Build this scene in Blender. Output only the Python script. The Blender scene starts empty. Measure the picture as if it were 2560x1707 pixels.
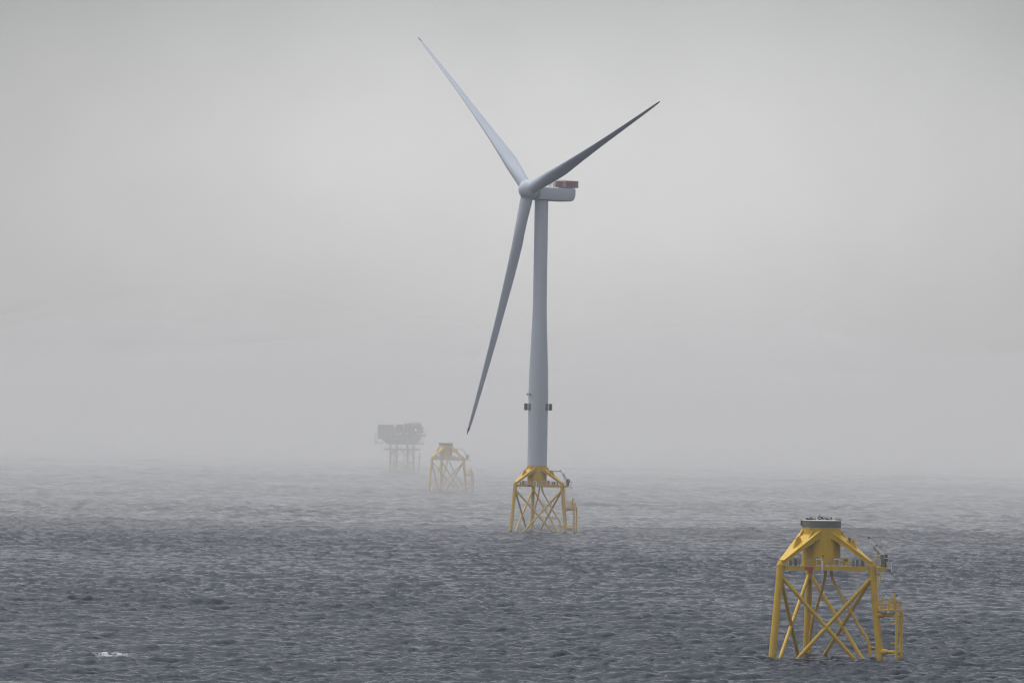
import bpy, bmesh, math, random
import numpy as np
from mathutils import Vector, Matrix, noise

SC = bpy.context.scene
COL = SC.collection
R_ = math.radians
random.seed(7)

# ------------------------------------------------------------------ camera, sky, sun, exposure
CAM_H = 41.3
PITCH, ROLL = math.atan(162.5 / 17800.0), 0.0166
cam = bpy.data.cameras.new('camera')
cam.sensor_width = 36.0
cam.lens = 36.0 * 17800.0 / 2560.0
cam.clip_start, cam.clip_end = 1.0, 40000.0
camo = bpy.data.objects.new('camera', cam)
COL.objects.link(camo)
fw = Vector((0, math.cos(PITCH), math.sin(PITCH)))
r0 = Vector((1, 0, 0)); u0 = r0.cross(fw)
rt = r0 * math.cos(ROLL) + u0 * math.sin(ROLL)
up = u0 * math.cos(ROLL) - r0 * math.sin(ROLL)
camo.matrix_world = Matrix(((rt.x, up.x, -fw.x, 0), (rt.y, up.y, -fw.y, 0), (rt.z, up.z, -fw.z, CAM_H), (0, 0, 0, 1)))
SC.camera = camo

SUN_EL, SUN_AZ = 68.0, -60.0          # azimuth from +Y (ahead) clockwise to +X: high on the left, behind cloud
world = bpy.data.worlds.new('World')
SC.world = world
world.use_nodes = True
nt = world.node_tree; nt.nodes.clear()
def wn(t, **kw):
    n = nt.nodes.new(t)
    for k, v in kw.items(): setattr(n, k, v)
    return n
wout = wn('ShaderNodeOutputWorld'); wbg = wn('ShaderNodeBackground')
sky = wn('ShaderNodeTexSky', sky_type='NISHITA', sun_disc=False, sun_elevation=R_(SUN_EL), sun_rotation=R_(SUN_AZ),
         air_density=1.0, dust_density=3.0, ozone_density=1.0)
hsv = wn('ShaderNodeHueSaturation'); hsv.inputs['Saturation'].default_value = 0.13
nt.links.new(sky.outputs[0], hsv.inputs['Color'])
# overcast layer: brighter overhead than at the horizon, with soft cloud patches
geo = wn('ShaderNodeTexCoord'); sep = wn('ShaderNodeSeparateXYZ')
nt.links.new(geo.outputs['Generated'], sep.inputs[0])
ramp = wn('ShaderNodeMapRange', clamp=True)
ramp.inputs['From Min'].default_value = 0.50; ramp.inputs['From Max'].default_value = 1.0
ramp.inputs['To Min'].default_value = 2.5; ramp.inputs['To Max'].default_value = 4.9
nt.links.new(sep.outputs['Z'], ramp.inputs['Value'])
cl = wn('ShaderNodeTexNoise'); cl.inputs['Scale'].default_value = 20.0; cl.inputs['Detail'].default_value = 5.0
nt.links.new(geo.outputs['Generated'], cl.inputs['Vector'])
clr = wn('ShaderNodeMapRange', clamp=True)
clr.inputs['From Min'].default_value = 0.3; clr.inputs['From Max'].default_value = 0.7
clr.inputs['To Min'].default_value = 0.92; clr.inputs['To Max'].default_value = 1.08
nt.links.new(cl.outputs['Fac'], clr.inputs['Value'])
# a thinner, brighter opening of the cloud low ahead, darker cloud round it
dist = wn('ShaderNodeVectorMath', operation='DISTANCE'); dist.inputs[1].default_value = (0.014, 1.0, 0.012)
nt.links.new(geo.outputs['Generated'], dist.inputs[0])
gap = wn('ShaderNodeMapRange', interpolation_type='SMOOTHSTEP')
gap.inputs['From Min'].default_value = 0.015; gap.inputs['From Max'].default_value = 0.105
gap.inputs['To Min'].default_value = 1.0; gap.inputs['To Max'].default_value = 0.70
nt.links.new(dist.outputs['Value'], gap.inputs['Value'])
band = wn('ShaderNodeValToRGB')                     # a brighter belt of sky low down, dull cloud above it
el = band.color_ramp.elements
for p, v in ((0.0, .76), (0.012, .72), (0.058, .31), (0.20, .30)):
    e = el[0] if p == 0 else el.new(p)
    e.position = p; e.color = (v, v, v, 1)
el[-1].color = (.30, .30, .30, 1)
nt.links.new(sep.outputs['Z'], band.inputs['Fac'])
m3 = wn('ShaderNodeMath', operation='MULTIPLY'); m1 = wn('ShaderNodeMath', operation='MULTIPLY'); m2 = wn('ShaderNodeMath', operation='MULTIPLY')
nt.links.new(ramp.outputs[0], m1.inputs[0]); nt.links.new(clr.outputs[0], m1.inputs[1])
nt.links.new(m1.outputs[0], m2.inputs[0]); nt.links.new(gap.outputs[0], m2.inputs[1])
vm = wn('ShaderNodeVectorMath', operation='SCALE')
nt.links.new(hsv.outputs[0], vm.inputs[0]); nt.links.new(m2.outputs[0], m3.inputs[0]); nt.links.new(band.outputs['Color'], m3.inputs[1]); nt.links.new(m3.outputs[0], vm.inputs['Scale'])
cool = wn('ShaderNodeVectorMath', operation='MULTIPLY'); cool.inputs[1].default_value = (0.980, 0.981, 0.996)
nt.links.new(vm.outputs[0], cool.inputs[0]); nt.links.new(cool.outputs[0], wbg.inputs['Color'])
wbg.inputs['Strength'].default_value = 0.12
nt.links.new(wbg.outputs[0], wout.inputs['Surface'])

sl = bpy.data.lights.new('sun', 'SUN'); sl.energy = 0.55; sl.angle = R_(80); sl.color = (1.0, 0.97, 0.93)
slo = bpy.data.objects.new('sun', sl); COL.objects.link(slo)
sd = Vector((math.sin(R_(SUN_AZ)) * math.cos(R_(SUN_EL)), math.cos(R_(SUN_AZ)) * math.cos(R_(SUN_EL)), math.sin(R_(SUN_EL))))
slo.rotation_euler = sd.to_track_quat('Z', 'Y').to_euler()
slo.location = (0, 0, 300)

SC.view_settings.view_transform = 'Standard'
SC.view_settings.look = 'None'
SC.view_settings.gamma = 1.0
SC.view_settings.use_curve_mapping = False
SC.view_settings.exposure = 0.98
SC.render.engine = 'CYCLES'
SC.cycles.use_denoising = True
SC.cycles.denoiser = 'OPENIMAGEDENOISE'
SC.cycles.denoising_input_passes = 'RGB_ALBEDO_NORMAL'
SC.cycles.denoising_prefilter = 'ACCURATE'
SC.cycles.max_bounces = 6
SC.cycles.volume_bounces = 3
SC.cycles.use_adaptive_sampling = False
SC.cycles.filter_width = 1.2

# ------------------------------------------------------------------ materials
def mat(name, col, rough=0.5, var=0.0, scale=1.0, dirt=None, dirt_amt=0.0, streak=(1.6, 0.22), tide=None, metal=0.0, emit=None, estr=0.0):
    m = bpy.data.materials.new(name); m.use_nodes = True
    t = m.node_tree; b = t.nodes['Principled BSDF']
    b.inputs['Roughness'].default_value = rough; b.inputs['Metallic'].default_value = metal
    b.inputs['Base Color'].default_value = (*col, 1)
    if emit:
        b.inputs['Emission Color'].default_value = (*emit, 1); b.inputs['Emission Strength'].default_value = estr
    if var or dirt:
        tc = t.nodes.new('ShaderNodeTexCoord')
        mp = t.nodes.new('ShaderNodeMapping'); mp.inputs['Scale'].default_value = (scale, scale, scale * 0.35)
        t.links.new(tc.outputs['Object'], mp.inputs[0])
        n = t.nodes.new('ShaderNodeTexNoise'); n.inputs['Scale'].default_value = 1.0; n.inputs['Detail'].default_value = 6
        t.links.new(mp.outputs[0], n.inputs['Vector'])
        r = t.nodes.new('ShaderNodeMapRange')
        r.inputs['From Min'].default_value = 0.3; r.inputs['From Max'].default_value = 0.7
        r.inputs['To Min'].default_value = 1 - var; r.inputs['To Max'].default_value = 1 + var
        t.links.new(n.outputs['Fac'], r.inputs['Value'])
        s = t.nodes.new('ShaderNodeVectorMath'); s.operation = 'SCALE'
        s.inputs[0].default_value = col; t.links.new(r.outputs[0], s.inputs['Scale'])
        out = s.outputs[0]
        if dirt:
            n2 = t.nodes.new('ShaderNodeTexNoise'); n2.inputs['Scale'].default_value = 2.3; n2.inputs['Detail'].default_value = 8
            mp2 = t.nodes.new('ShaderNodeMapping'); mp2.inputs['Scale'].default_value = (streak[0], streak[0], streak[1])
            t.links.new(tc.outputs['Object'], mp2.inputs[0]); n2.inputs['Scale'].default_value = 1.0
            t.links.new(mp2.outputs[0], n2.inputs['Vector'])
            r2 = t.nodes.new('ShaderNodeMapRange')
            r2.inputs['From Min'].default_value = 0.56; r2.inputs['From Max'].default_value = 0.74
            r2.inputs['To Max'].default_value = dirt_amt
            t.links.new(n2.outputs['Fac'], r2.inputs['Value'])
            mx = t.nodes.new('ShaderNodeMix'); mx.data_type = 'RGBA'
            t.links.new(r2.outputs[0], mx.inputs[0]); t.links.new(out, mx.inputs[6]); mx.inputs[7].default_value = (*dirt, 1)
            out = mx.outputs[2]
        if tide:        # damp, weathered paint in the splash zone
            sp = t.nodes.new('ShaderNodeSeparateXYZ'); t.links.new(tc.outputs['Object'], sp.inputs[0])
            ad = t.nodes.new('ShaderNodeMath'); ad.operation = 'MULTIPLY_ADD'; ad.inputs[1].default_value = 1.6
            t.links.new(n.outputs['Fac'], ad.inputs[0]); t.links.new(sp.outputs['Z'], ad.inputs[2])
            r3 = t.nodes.new('ShaderNodeMapRange'); r3.inputs['From Min'].default_value = 0.5; r3.inputs['From Max'].default_value = 1.3
            r3.inputs['To Min'].default_value = 0.55; r3.inputs['To Max'].default_value = 0.0
            t.links.new(ad.outputs[0], r3.inputs['Value'])
            m3_ = t.nodes.new('ShaderNodeMix'); m3_.data_type = 'RGBA'
            t.links.new(r3.outputs[0], m3_.inputs[0]); t.links.new(out, m3_.inputs[6]); m3_.inputs[7].default_value = (*tide, 1)
            out = m3_.outputs[2]
        t.links.new(out, b.inputs['Base Color'])
    return m
M = {}
M['yellow'] = mat('yellow_paint', (0.60, 0.375, 0.005), 0.5, 0.10, 0.5, (0.26, 0.13, 0.04), 0.45, tide=(0.16, 0.12, 0.03))
M['pale'] = mat('turbine_paint', (0.48, 0.53, 0.61), 0.85, 0.03, 0.12, (0.36, 0.40, 0.45), 0.3, (0.9, 0.05))
M['red'] = mat('red_paint', (0.40, 0.045, 0.04), 0.5, 0.08, 1.0)
M['redmesh'] = mat('faded_red_mesh', (0.26, 0.13, 0.17), 0.6, 0.1, 1.0)
M['tipred'] = mat('dull_red_tip', (0.24, 0.07, 0.065), 0.5, 0.05, 1.0)
M['grey'] = mat('galvanised_grey', (0.26, 0.27, 0.28), 0.55, 0.12, 1.2)
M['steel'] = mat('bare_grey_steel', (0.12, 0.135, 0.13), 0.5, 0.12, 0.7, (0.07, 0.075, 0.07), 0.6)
M['white'] = mat('white_paint', (0.74, 0.74, 0.76), 0.45, 0.05, 2.0)
M['cream'] = mat('cream_cover', (0.62, 0.60, 0.47), 0.7, 0.12, 1.5)
M['dark'] = mat('dark_machinery', (0.05, 0.055, 0.06), 0.5, 0.2, 2.0)
M['green'] = mat('grey_green_machinery', (0.13, 0.15, 0.13), 0.5, 0.3, 2.0)
M['module'] = mat('module_grey', (0.06, 0.06, 0.072), 0.6, 0.15, 0.2)
M['lowsteel'] = mat('jacket_ochre', (0.26, 0.18, 0.03), 0.6, 0.15, 0.3)
M['bird'] = mat('dark_feathers', (0.025, 0.025, 0.03), 0.8, 0.3, 8.0)
M['birdgrey'] = mat('grey_feathers', (0.14, 0.14, 0.16), 0.8, 0.3, 8.0)
M['lamp'] = mat('lit_lamp', (1, 1, 0.8), 0.5, emit=(1.0, 0.97, 0.72), estr=15.0)
M['lampdim'] = mat('dim_lamp', (1, 1, 0.8), 0.5, emit=(1.0, 0.97, 0.80), estr=5.0)
M['black'] = mat('black_lettering', (0.03, 0.03, 0.025), 0.6)

# ------------------------------------------------------------------ mesh builder
class MB:
    def __init__(s): s.v = []; s.f = []; s.sm = []
    def add(s, vs, fs, smooth=False):
        o = len(s.v); s.v += [tuple(p) for p in vs]
        for f in fs: s.f.append([i + o for i in f]); s.sm.append(smooth)
    def box(s, x0, x1, y0, y1, z0, z1):
        vs = [(x, y, z) for z in (z0, z1) for y in (y0, y1) for x in (x0, x1)]
        s.add(vs, [(0, 2, 3, 1), (4, 5, 7, 6), (0, 1, 5, 4), (2, 6, 7, 3), (0, 4, 6, 2), (1, 3, 7, 5)])
    def obox(s, c, ax, ay, az):
        c = Vector(c); ax = Vector(ax); ay = Vector(ay); az = Vector(az)
        vs = [c + ax * i + ay * j + az * k for k in (-1, 1) for j in (-1, 1) for i in (-1, 1)]
        s.add(vs, [(0, 2, 3, 1), (4, 5, 7, 6), (0, 1, 5, 4), (2, 6, 7, 3), (0, 4, 6, 2), (1, 3, 7, 5)])
    def bar(s, a, b, w, h=None, upv=(0, 0, 1)):
        a = Vector(a); b = Vector(b); h = h or w
        d = (b - a).normalized(); u = Vector(upv)
        if abs(d.dot(u)) > 0.98: u = Vector((1, 0, 0))
        x = d.cross(u).normalized(); y = x.cross(d).normalized()
        s.obox((a + b) / 2, x * w / 2, (b - a) / 2, y * h / 2)
    def rings(s, rings, cap0=True, cap1=True, smooth=True):
        n = len(rings[0]); vs = [p for r in rings for p in r]
        fs = []
        for i in range(len(rings) - 1):
            for j in range(n):
                k = (j + 1) % n
                fs.append((i * n + j, i * n + k, (i + 1) * n + k, (i + 1) * n + j))
        s.add(vs, fs, smooth)
        if cap0: s.add(list(reversed(rings[0])), [tuple(range(n))])
        if cap1: s.add(rings[-1], [tuple(range(n))])
    def path(s, pts, rad, n=14, cap=True):
        pts = [Vector(p) for p in pts]
        if not hasattr(rad, '__len__'): rad = [rad] * len(pts)
        rings = []; prev = None
        for i, p in enumerate(pts):
            d = (pts[min(i + 1, len(pts) - 1)] - pts[max(i - 1, 0)]).normalized()
            if prev is None:
                u = Vector((0, 0, 1)) if abs(d.z) < 0.95 else Vector((1, 0, 0))
            else: u = prev
            x = (u - d * u.dot(d)).normalized(); y = d.cross(x); prev = x
            rings.append([p + (x * math.cos(2 * math.pi * k / n) + y * math.sin(2 * math.pi * k / n)) * rad[i] for k in range(n)])
        s.rings(rings, cap, cap)
    def tube(s, a, b, r, r2=None, n=16): s.path([a, b], [r, r if r2 is None else r2], n)
    def lathe(s, prof, n=40, c=(0, 0)):
        # separate bands where the profile has a hard corner
        for (ra, za), (rb, zb) in zip(prof[:-1], prof[1:]):
            A = [(c[0] + ra * math.cos(2 * math.pi * k / n), c[1] + ra * math.sin(2 * math.pi * k / n), za) for k in range(n)]
            B = [(c[0] + rb * math.cos(2 * math.pi * k / n), c[1] + rb * math.sin(2 * math.pi * k / n), zb) for k in range(n)]
            s.rings([A, B], False, False, abs(zb - za) > 1e-6)
    def prism(s, poly, z0, z1):
        n = len(poly)
        vs = [(x, y, z0) for x, y in poly] + [(x, y, z1) for x, y in poly]
        s.add(vs, [tuple(reversed(range(n))), tuple(range(n, 2 * n))] + [(i, (i + 1) % n, n + (i + 1) % n, n + i) for i in range(n)])
    def build(s, name, m, parent=None, loc=None, rotz=0.0):
        me = bpy.data.meshes.new(name)
        me.from_pydata(s.v, [], s.f); me.update()
        me.polygons.foreach_set('use_smooth', s.sm)
        bm = bmesh.new(); bm.from_mesh(me); bmesh.ops.recalc_face_normals(bm, faces=bm.faces); bm.to_mesh(me); bm.free()
        me.materials.append(M[m])
        o = bpy.data.objects.new(name, me); COL.objects.link(o)
        if parent is not None: o.parent = parent
        if loc is not None: o.location = loc
        o.rotation_euler = (0, 0, rotz)
        return o
def tag(o, label, cat, group=None, kind=None):
    if label: o['label'] = label
    if cat: o['category'] = cat
    if group: o['group'] = group
    if kind: o['kind'] = kind
def empty(name, loc, rz=0.0):
    o = bpy.data.objects.new(name, None); COL.objects.link(o)
    o.location = loc; o.rotation_euler = (0, 0, rz); o.empty_display_size = 2
    return o
def copy_tree(o, parent=None, skip=()):
    c = o.copy(); COL.objects.link(c)
    if parent is not None: c.parent = parent
    for ch in [q for q in bpy.data.objects if q.parent == o]:
        if ch.name.split('.')[0] not in skip: copy_tree(ch, c, skip)
    return c

# ------------------------------------------------------------------ the sea: a wind sea summed from two wave spectra
def ocean(N, L, V, seed, std):
    rng = np.random.default_rng(seed)
    k1 = 2 * np.pi * np.fft.fftfreq(N, L / N)
    kx, ky = np.meshgrid(k1, k1, indexing='ij')
    k = np.hypot(kx, ky); k[0, 0] = 1e-6
    l = V * V / 9.81
    cosw = ky / k
    P = np.exp(-1 / (k * l) ** 2) / k ** 4 * (0.02 + np.abs(cosw) ** 6) * np.exp(-(k * 0.10) ** 2)
    P[0, 0] = 0
    h = np.sqrt(P) * (rng.normal(size=(N, N)) + 1j * rng.normal(size=(N, N)))
    hh = np.fft.ifft2(h).real
    sc = std / hh.std()
    dx = np.fft.ifft2(-1j * kx / k * h).real * sc
    dy = np.fft.ifft2(-1j * ky / k * h).real * sc
    jx = np.fft.ifft2(kx * kx / k * h).real * sc; jy = np.fft.ifft2(ky * ky / k * h).real * sc
    return hh * sc, dx, dy, jx + jy
def sample(fields, L, x, y, ang):
    c, s = math.cos(ang), math.sin(ang)
    N = fields[0].shape[0]
    a = ((c * x + s * y) / L * N) % N; b = ((-s * x + c * y) / L * N) % N
    i = np.floor(a).astype(int); j = np.floor(b).astype(int); fa = a - i; fb = b - j
    i %= N; j %= N; i2 = (i + 1) % N; j2 = (j + 1) % N
    out = [f[i, j] * (1 - fa) * (1 - fb) + f[i2, j] * fa * (1 - fb) + f[i, j2] * (1 - fa) * fb + f[i2, j2] * fa * fb for f in fields]
    h, dx, dy, jj = out
    return h, c * dx - s * dy, s * dx + c * dy, jj
FOAM = [(-64.8, 1168, 3.6, 9.0, 1.15), (-71.5, 1179, 3.0, 3.0, .5), (-74.2, 1168, 3.0, 3.0, .45), (-68.6, 1088, .7, 2, .9),
        (-4.4, 1456, 1.6, 4, .5),
        (44.6, 1192, 1.5, 1.5, .6), (50.6, 1210, 1.4, 1.6, .6), (62.8, 1196, 1.3, 1.4, .6), (65.8, 1195, 1.6, 2.2, .8), (47.5, 1193, 1.2, 1.2, .5), (56.5, 1194, 1.3, 1.2, .5),
        (60.0, 1195, 1.0, 1.2, .5), (5.0, 2371, 2.0, 3, .4), (18.5, 2372, 2.2, 3, .5)]   # breaking crests and wash round the legs: x, y, half width, half depth, amount
def make_water():
    ys = [np.linspace(-250, 900, 40)[:-1], np.arange(900, 1040, 1.5), np.arange(1040, 1500, 0.45), np.arange(1500, 2500, 0.9),
          np.arange(2500, 4000, 2.6)]
    y = 4000.0; far = []
    st = 2.6
    while y < 8900: far.append(y); st = min(st * 1.006, 24); y += st
    ys = np.concatenate(ys + [np.array(far + [8900.0])])
    nin = 861
    u = np.linspace(-1, 1, nin)
    nr = len(ys)
    hw = 0.125 * np.maximum(ys, 1000)
    g = np.linspace(0, 1, 36)[1:] ** 1.8
    X = np.empty((nr, nin + 2 * len(g))); Y = np.repeat(ys[:, None], X.shape[1], 1)
    X[:, len(g):len(g) + nin] = u[None] * hw[:, None]
    right = hw[:, None] + g[None] * (2900 - hw[:, None])
    X[:, len(g) + nin:] = right; X[:, :len(g)] = -right[:, ::-1]
    A = ocean(1024, 347.0, 6.4, 3, 0.34)
    B = ocean(1024, 131.0, 3.7, 11, 0.12)
    C = ocean(512, 67.0, 2.25, 23, 0.145)
    h1, dx1, dy1, j1 = sample(A, 347.0, X, Y, 0.10)
    h2, dx2, dy2, j2 = sample(B, 131.0, X, Y, -0.14)
    h3, dx3, dy3, j3 = sample(C, 67.0, X, Y, 0.24)
    gust = 1.0 + 0.32 * np.sin(X / 61.0 + 0.7 * np.sin(Y / 143.0)) * np.sin(Y / 97.0 + 1.3)
    fade = np.clip(1.6 - Y / 3500.0, 0.25, 1)          # the shortest chop is not resolved by the far mesh
    Z = h1 * gust + h2 * (0.7 + 0.5 * gust) + h3 * gust * fade - 0.65
    DX = (1.05 * (dx1 + dx2) + 0.8 * dx3 * fade); DY = (1.05 * (dy1 + dy2) + 0.8 * dy3 * fade)
    J = j1 + j2
    edge = np.clip((2900 - np.abs(X)) / 400, 0, 1)
    X2 = X + DX * edge; Y2 = Y + DY * edge
    nv = X.size
    co = np.stack([X2, Y2, Z], -1).reshape(-1, 3).astype(np.float32)
    nc = X.shape[1]
    idx = np.arange(nv).reshape(nr, nc)
    q = np.stack([idx[:-1, :-1], idx[:-1, 1:], idx[1:, 1:], idx[1:, :-1]], -1).reshape(-1, 4).astype(np.int32)
    me = bpy.data.meshes.new('sea')
    me.vertices.add(nv); me.vertices.foreach_set('co', co.ravel())
    me.loops.add(q.size); me.loops.foreach_set('vertex_index', q.ravel())
    me.polygons.add(len(q))
    me.polygons.foreach_set('loop_start', np.arange(0, q.size, 4, dtype=np.int32))
    me.polygons.foreach_set('loop_total', np.full(len(q), 4, np.int32))
    me.polygons.foreach_set('use_smooth', np.ones(len(q), bool))
    me.update()
    foam = np.clip((J - 1.95) / 0.25, 0, 1) * np.clip(h1 / 0.3, 0, 1)
    for fx, fy, wx, wy, am in FOAM:
        e = 1 - ((X - fx) / wx) ** 2 - ((Y - fy) / wy) ** 2
        foam = np.maximum(foam, am * np.clip(e * 1.3, 0, 1))
    at_ = me.attributes.new('foam', 'FLOAT', 'POINT')
    at_.data.foreach_set('value', foam.ravel().astype(np.float32))
    print('water verts', nv, 'foam share', float((foam > 0.3).mean()))
    o = bpy.data.objects.new('sea', me); COL.objects.link(o)
    o['kind'] = 'structure'
    m = bpy.data.materials.new('sea_water'); m.use_nodes = True
    t = m.node_tree; b = t.nodes['Principled BSDF']
    b.inputs['IOR'].default_value = 1.333; b.inputs['Roughness'].default_value = 0.09; b.inputs['Specular IOR Level'].default_value = 0.17
    def N(ty): return t.nodes.new(ty)
    tc = N('ShaderNodeTexCoord')
    def noise(sc, det, rough=0.55):
        mp = N('ShaderNodeMapping'); mp.inputs['Scale'].default_value = sc
        t.links.new(tc.outputs['Object'], mp.inputs[0])
        n = N('ShaderNodeTexNoise'); n.inputs['Scale'].default_value = 1; n.inputs['Detail'].default_value = det
        n.inputs['Roughness'].default_value = rough
        t.links.new(mp.outputs[0], n.inputs['Vector']); return n
    n1 = noise((0.40, 1.3, 0.7), 4, 0.65)
    bp = N('ShaderNodeBump'); bp.inputs['Strength'].default_value = 1.0; bp.inputs['Distance'].default_value = 0.08
    t.links.new(n1.outputs['Fac'], bp.inputs['Height'])
    t.links.new(bp.outputs[0], b.inputs['Normal'])
    # foam
    a = N('ShaderNodeAttribute'); a.attribute_name = 'foam'
    n2 = noise((1.1, 0.35, 1.1), 7, 0.8)
    mu = N('ShaderNodeMath'); mu.operation = 'MULTIPLY_ADD'; mu.inputs[1].default_value = 7.0; mu.inputs[2].default_value = -4.3
    t.links.new(n2.outputs['Fac'], mu.inputs[0])
    ad2 = N('ShaderNodeMath'); ad2.operation = 'MULTIPLY_ADD'; ad2.inputs[1].default_value = 1.3; ad2.use_clamp = True
    t.links.new(a.outputs['Fac'], ad2.inputs[0]); t.links.new(mu.outputs[0], ad2.inputs[2])
    ad = N('ShaderNodeMath'); ad.operation = 'MULTIPLY'; ad.use_clamp = True; ad.inputs[1].default_value = 0.6
    t.links.new(ad2.outputs[0], ad.inputs[0])
    mx = N('ShaderNodeMix'); mx.data_type = 'RGBA'
    mx.inputs[6].default_value = (0.001, 0.009, 0.024, 1); mx.inputs[7].default_value = (0.78, 0.80, 0.82, 1)
    t.links.new(ad.outputs[0], mx.inputs[0]); t.links.new(mx.outputs[2], b.inputs['Base Color'])
    mr = N('ShaderNodeMapRange'); mr.inputs['To Min'].default_value = 0.09; mr.inputs['To Max'].default_value = 0.7
    t.links.new(ad.outputs[0], mr.inputs['Value']); t.links.new(mr.outputs[0], b.inputs['Roughness'])
    me.materials.append(m)
    return o
make_water()

# ------------------------------------------------------------------ jacket foundation (local frame: -Y faces the viewer's side)
def pol(phi, r, z=0.0, t=0.0):
    a = R_(phi)
    return Vector((r * math.sin(a) + t * math.cos(a), -r * math.cos(a) + t * math.sin(a), z))
PH = {'r': 72.0, 'l': -48.0, 'b': 192.0}
def legr(z): return 10.67 - 0.1045 * z
def legp(k, z): return pol(PH[k], legr(z), z)
ZD = 15.4
def make_jacket():
    root = empty('jacket_foundation', (0, 0, 0))
    for k in PH:
        mb = MB()
        mb.path([legp(k, -6.5), legp(k, ZD - 2.2)], 0.60, 24)
        mb.path([legp(k, ZD - 2.2), legp(k, ZD)], 0.64, 24)
        lg = mb.build('leg', 'yellow', root)
        cp = MB()
        c = legp(k, ZD)
        cp.path([c, c + Vector((0, 0, 0.12)), c + Vector((0, 0, 0.62)) + pol(PH[k], -0.16)], [0.70, 0.70, 0.52], 24)
        cp.build('leg_cap', 'yellow', lg)
    for a, b in (('l', 'r'), ('r', 'b'), ('b', 'l')):
        for p, q in ((a, b), (b, a)):
            mb = MB(); mb.path([legp(p, 13.9), legp(q, -5.4)], 0.325, 16); mb.build('brace', 'yellow', root)
    # transition column
    mb = MB()
    mb.lathe([(0.0, ZD - 0.65), (3.25, ZD - 0.65), (3.25, 18.9), (3.262, 18.9), (3.262, 18.95), (3.25, 18.95), (3.25, 21.85), (0, 21.85)], 64)
    col = mb.build('transition_column', 'yellow', root)
    mb = MB(); mb.path([(-1.75, -3.2, 21.75), (-1.75, -3.36, 21.5)], 0.09, 8); mb.build('pipe_stub', 'dark', col)
    # steel flange with a cream cover
    fl = MB()
    fl.lathe([(3.2, 21.85), (3.31, 21.85), (3.31, 22.92), (3.2, 22.92)], 64)
    fo = fl.build('flange_ring', 'steel', root)
    cv = MB(); cv.lathe([(0, 22.93), (3.34, 22.93), (3.34, 23.04), (0, 23.12)], 64); cv.build('cover', 'cream', fo)
    bx = MB(); bx.obox((-3.36, -0.3, 22.5), (0.16, 0, 0), (0, 0.3, 0), (0, 0, 0.42)); bx.build('bracket', 'dark', fo)
    bx = MB(); bx.obox((-3.38, -0.3, 23.1), (0.10, 0, 0), (0, 0.2, 0), (0, 0, 0.2)); bx.build('marker_block', 'cream', fo)
    # three box girder struts
    for k in PH:
        ph = PH[k]
        mb = MB()
        def zt(s): return 21.55 - (s - 2.05) * (21.55 - 16.35) / 6.85
        def hw(s): return 2.53 + (s - 2.05) * (0.60 - 2.53) / 6.85
        ss = [1.6, 2.3, 3.0, 4.5, 6.0, 7.5, 8.9]
        def P(s, t, z): return pol(ph, s, z, t)
        # top plate (12 cm thick)
        top = [P(s, -hw(s), zt(s)) for s in ss] + [P(s, hw(s), zt(s)) for s in reversed(ss)]
        for s0, s1 in zip(ss[:-1], ss[1:]):
            vs = [P(s0, -hw(s0), zt(s0)), P(s1, -hw(s1), zt(s1)), P(s1, hw(s1), zt(s1)), P(s0, hw(s0), zt(s0))]
            vs += [v - Vector((0, 0, 0.13)) for v in vs]
            mb.add(vs, [(0, 1, 2, 3), (7, 6, 5, 4), (0, 4, 5, 1), (2, 6, 7, 3)])
        # webs with an arched cut at the column
        wb = [(1.9, 19.1), (2.15, 19.65), (2.4, 19.92), (2.75, 19.85), (3.6, 19.3), (5.0, 18.5), (6.6, 17.35), (8.9, 15.66)]
        for sg in (-1, 1):
            for (s0, z0), (s1, z1) in zip(wb[:-1], wb[1:]):
                o0 = sg * (hw(s0) - 0.10); o1 = sg * (hw(s1) - 0.10); i0 = o0 - sg * 0.09; i1 = o1 - sg * 0.09
                a0, a1 = zt(s0) - 0.13, zt(s1) - 0.13
                vs = [P(s0, o0, z0), P(s1, o1, z1), P(s1, o1, a1), P(s0, o0, a0), P(s0, i0, z0), P(s1, i1, z1), P(s1, i1, a1), P(s0, i0, a0)]
                mb.add(vs, [(0, 1, 2, 3), (7, 6, 5, 4), (0, 4, 5, 1)])
        # bottom plate
        for (s0, z0), (s1, z1) in zip(wb[4:-1], wb[5:]):
            h0 = hw(s0) - 0.05; h1 = hw(s1) - 0.05
            vs = [P(s0, -h0, z0), P(s1, -h1, z1), P(s1, h1, z1), P(s0, h0, z0)]
            vs += [v - Vector((0, 0, 0.10)) for v in vs]
            mb.add(vs, [(0, 1, 2, 3), (7, 6, 5, 4), (0, 4, 5, 1), (2, 6, 7, 3)])
        # end block on the leg
        c = pol(ph, 8.95, 15.95); d = pol(ph, 1)
        mb.obox(c, d * 0.32, pol(ph, 0, 0, 0.56), Vector((0, 0, 0.42)))
        so = mb.build('strut', 'yellow', root)
        # lifting lug with a pin hole
        lg = MB()
        prof = [(4.55, zt(4.55) - 0.03), (4.75, zt(4.55) + 0.35)]
        for i in range(9):
            a = math.pi * (0.95 - 0.85 * i / 8)
            prof.append((5.25 + 0.5 * math.cos(a), zt(5.25) + 0.72 + 0.5 * math.sin(a)))
        prof += [(6.35, zt(6.35) + 0.02), (6.6, zt(6.6) - 0.03)]
        n = len(prof)
        vs = [P(s, -0.16, z) for s, z in prof] + [P(s, 0.16, z) for s, z in prof]
        lg.add(vs, [tuple(range(n)), tuple(reversed(range(n, 2 * n)))] + [(i, (i + 1) % n, n + (i + 1) % n, n + i) for i in range(n)])
        hc = P(5.25, 0, zt(5.25) + 0.72)
        for sg in (-1, 1):
            lg.path([hc + pol(ph, 0, 0, 0.16 * sg), hc + pol(ph, 0, 0, 0.24 * sg)], 0.34, 16)
        lg.build('lifting_lug', 'yellow', so)
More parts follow.
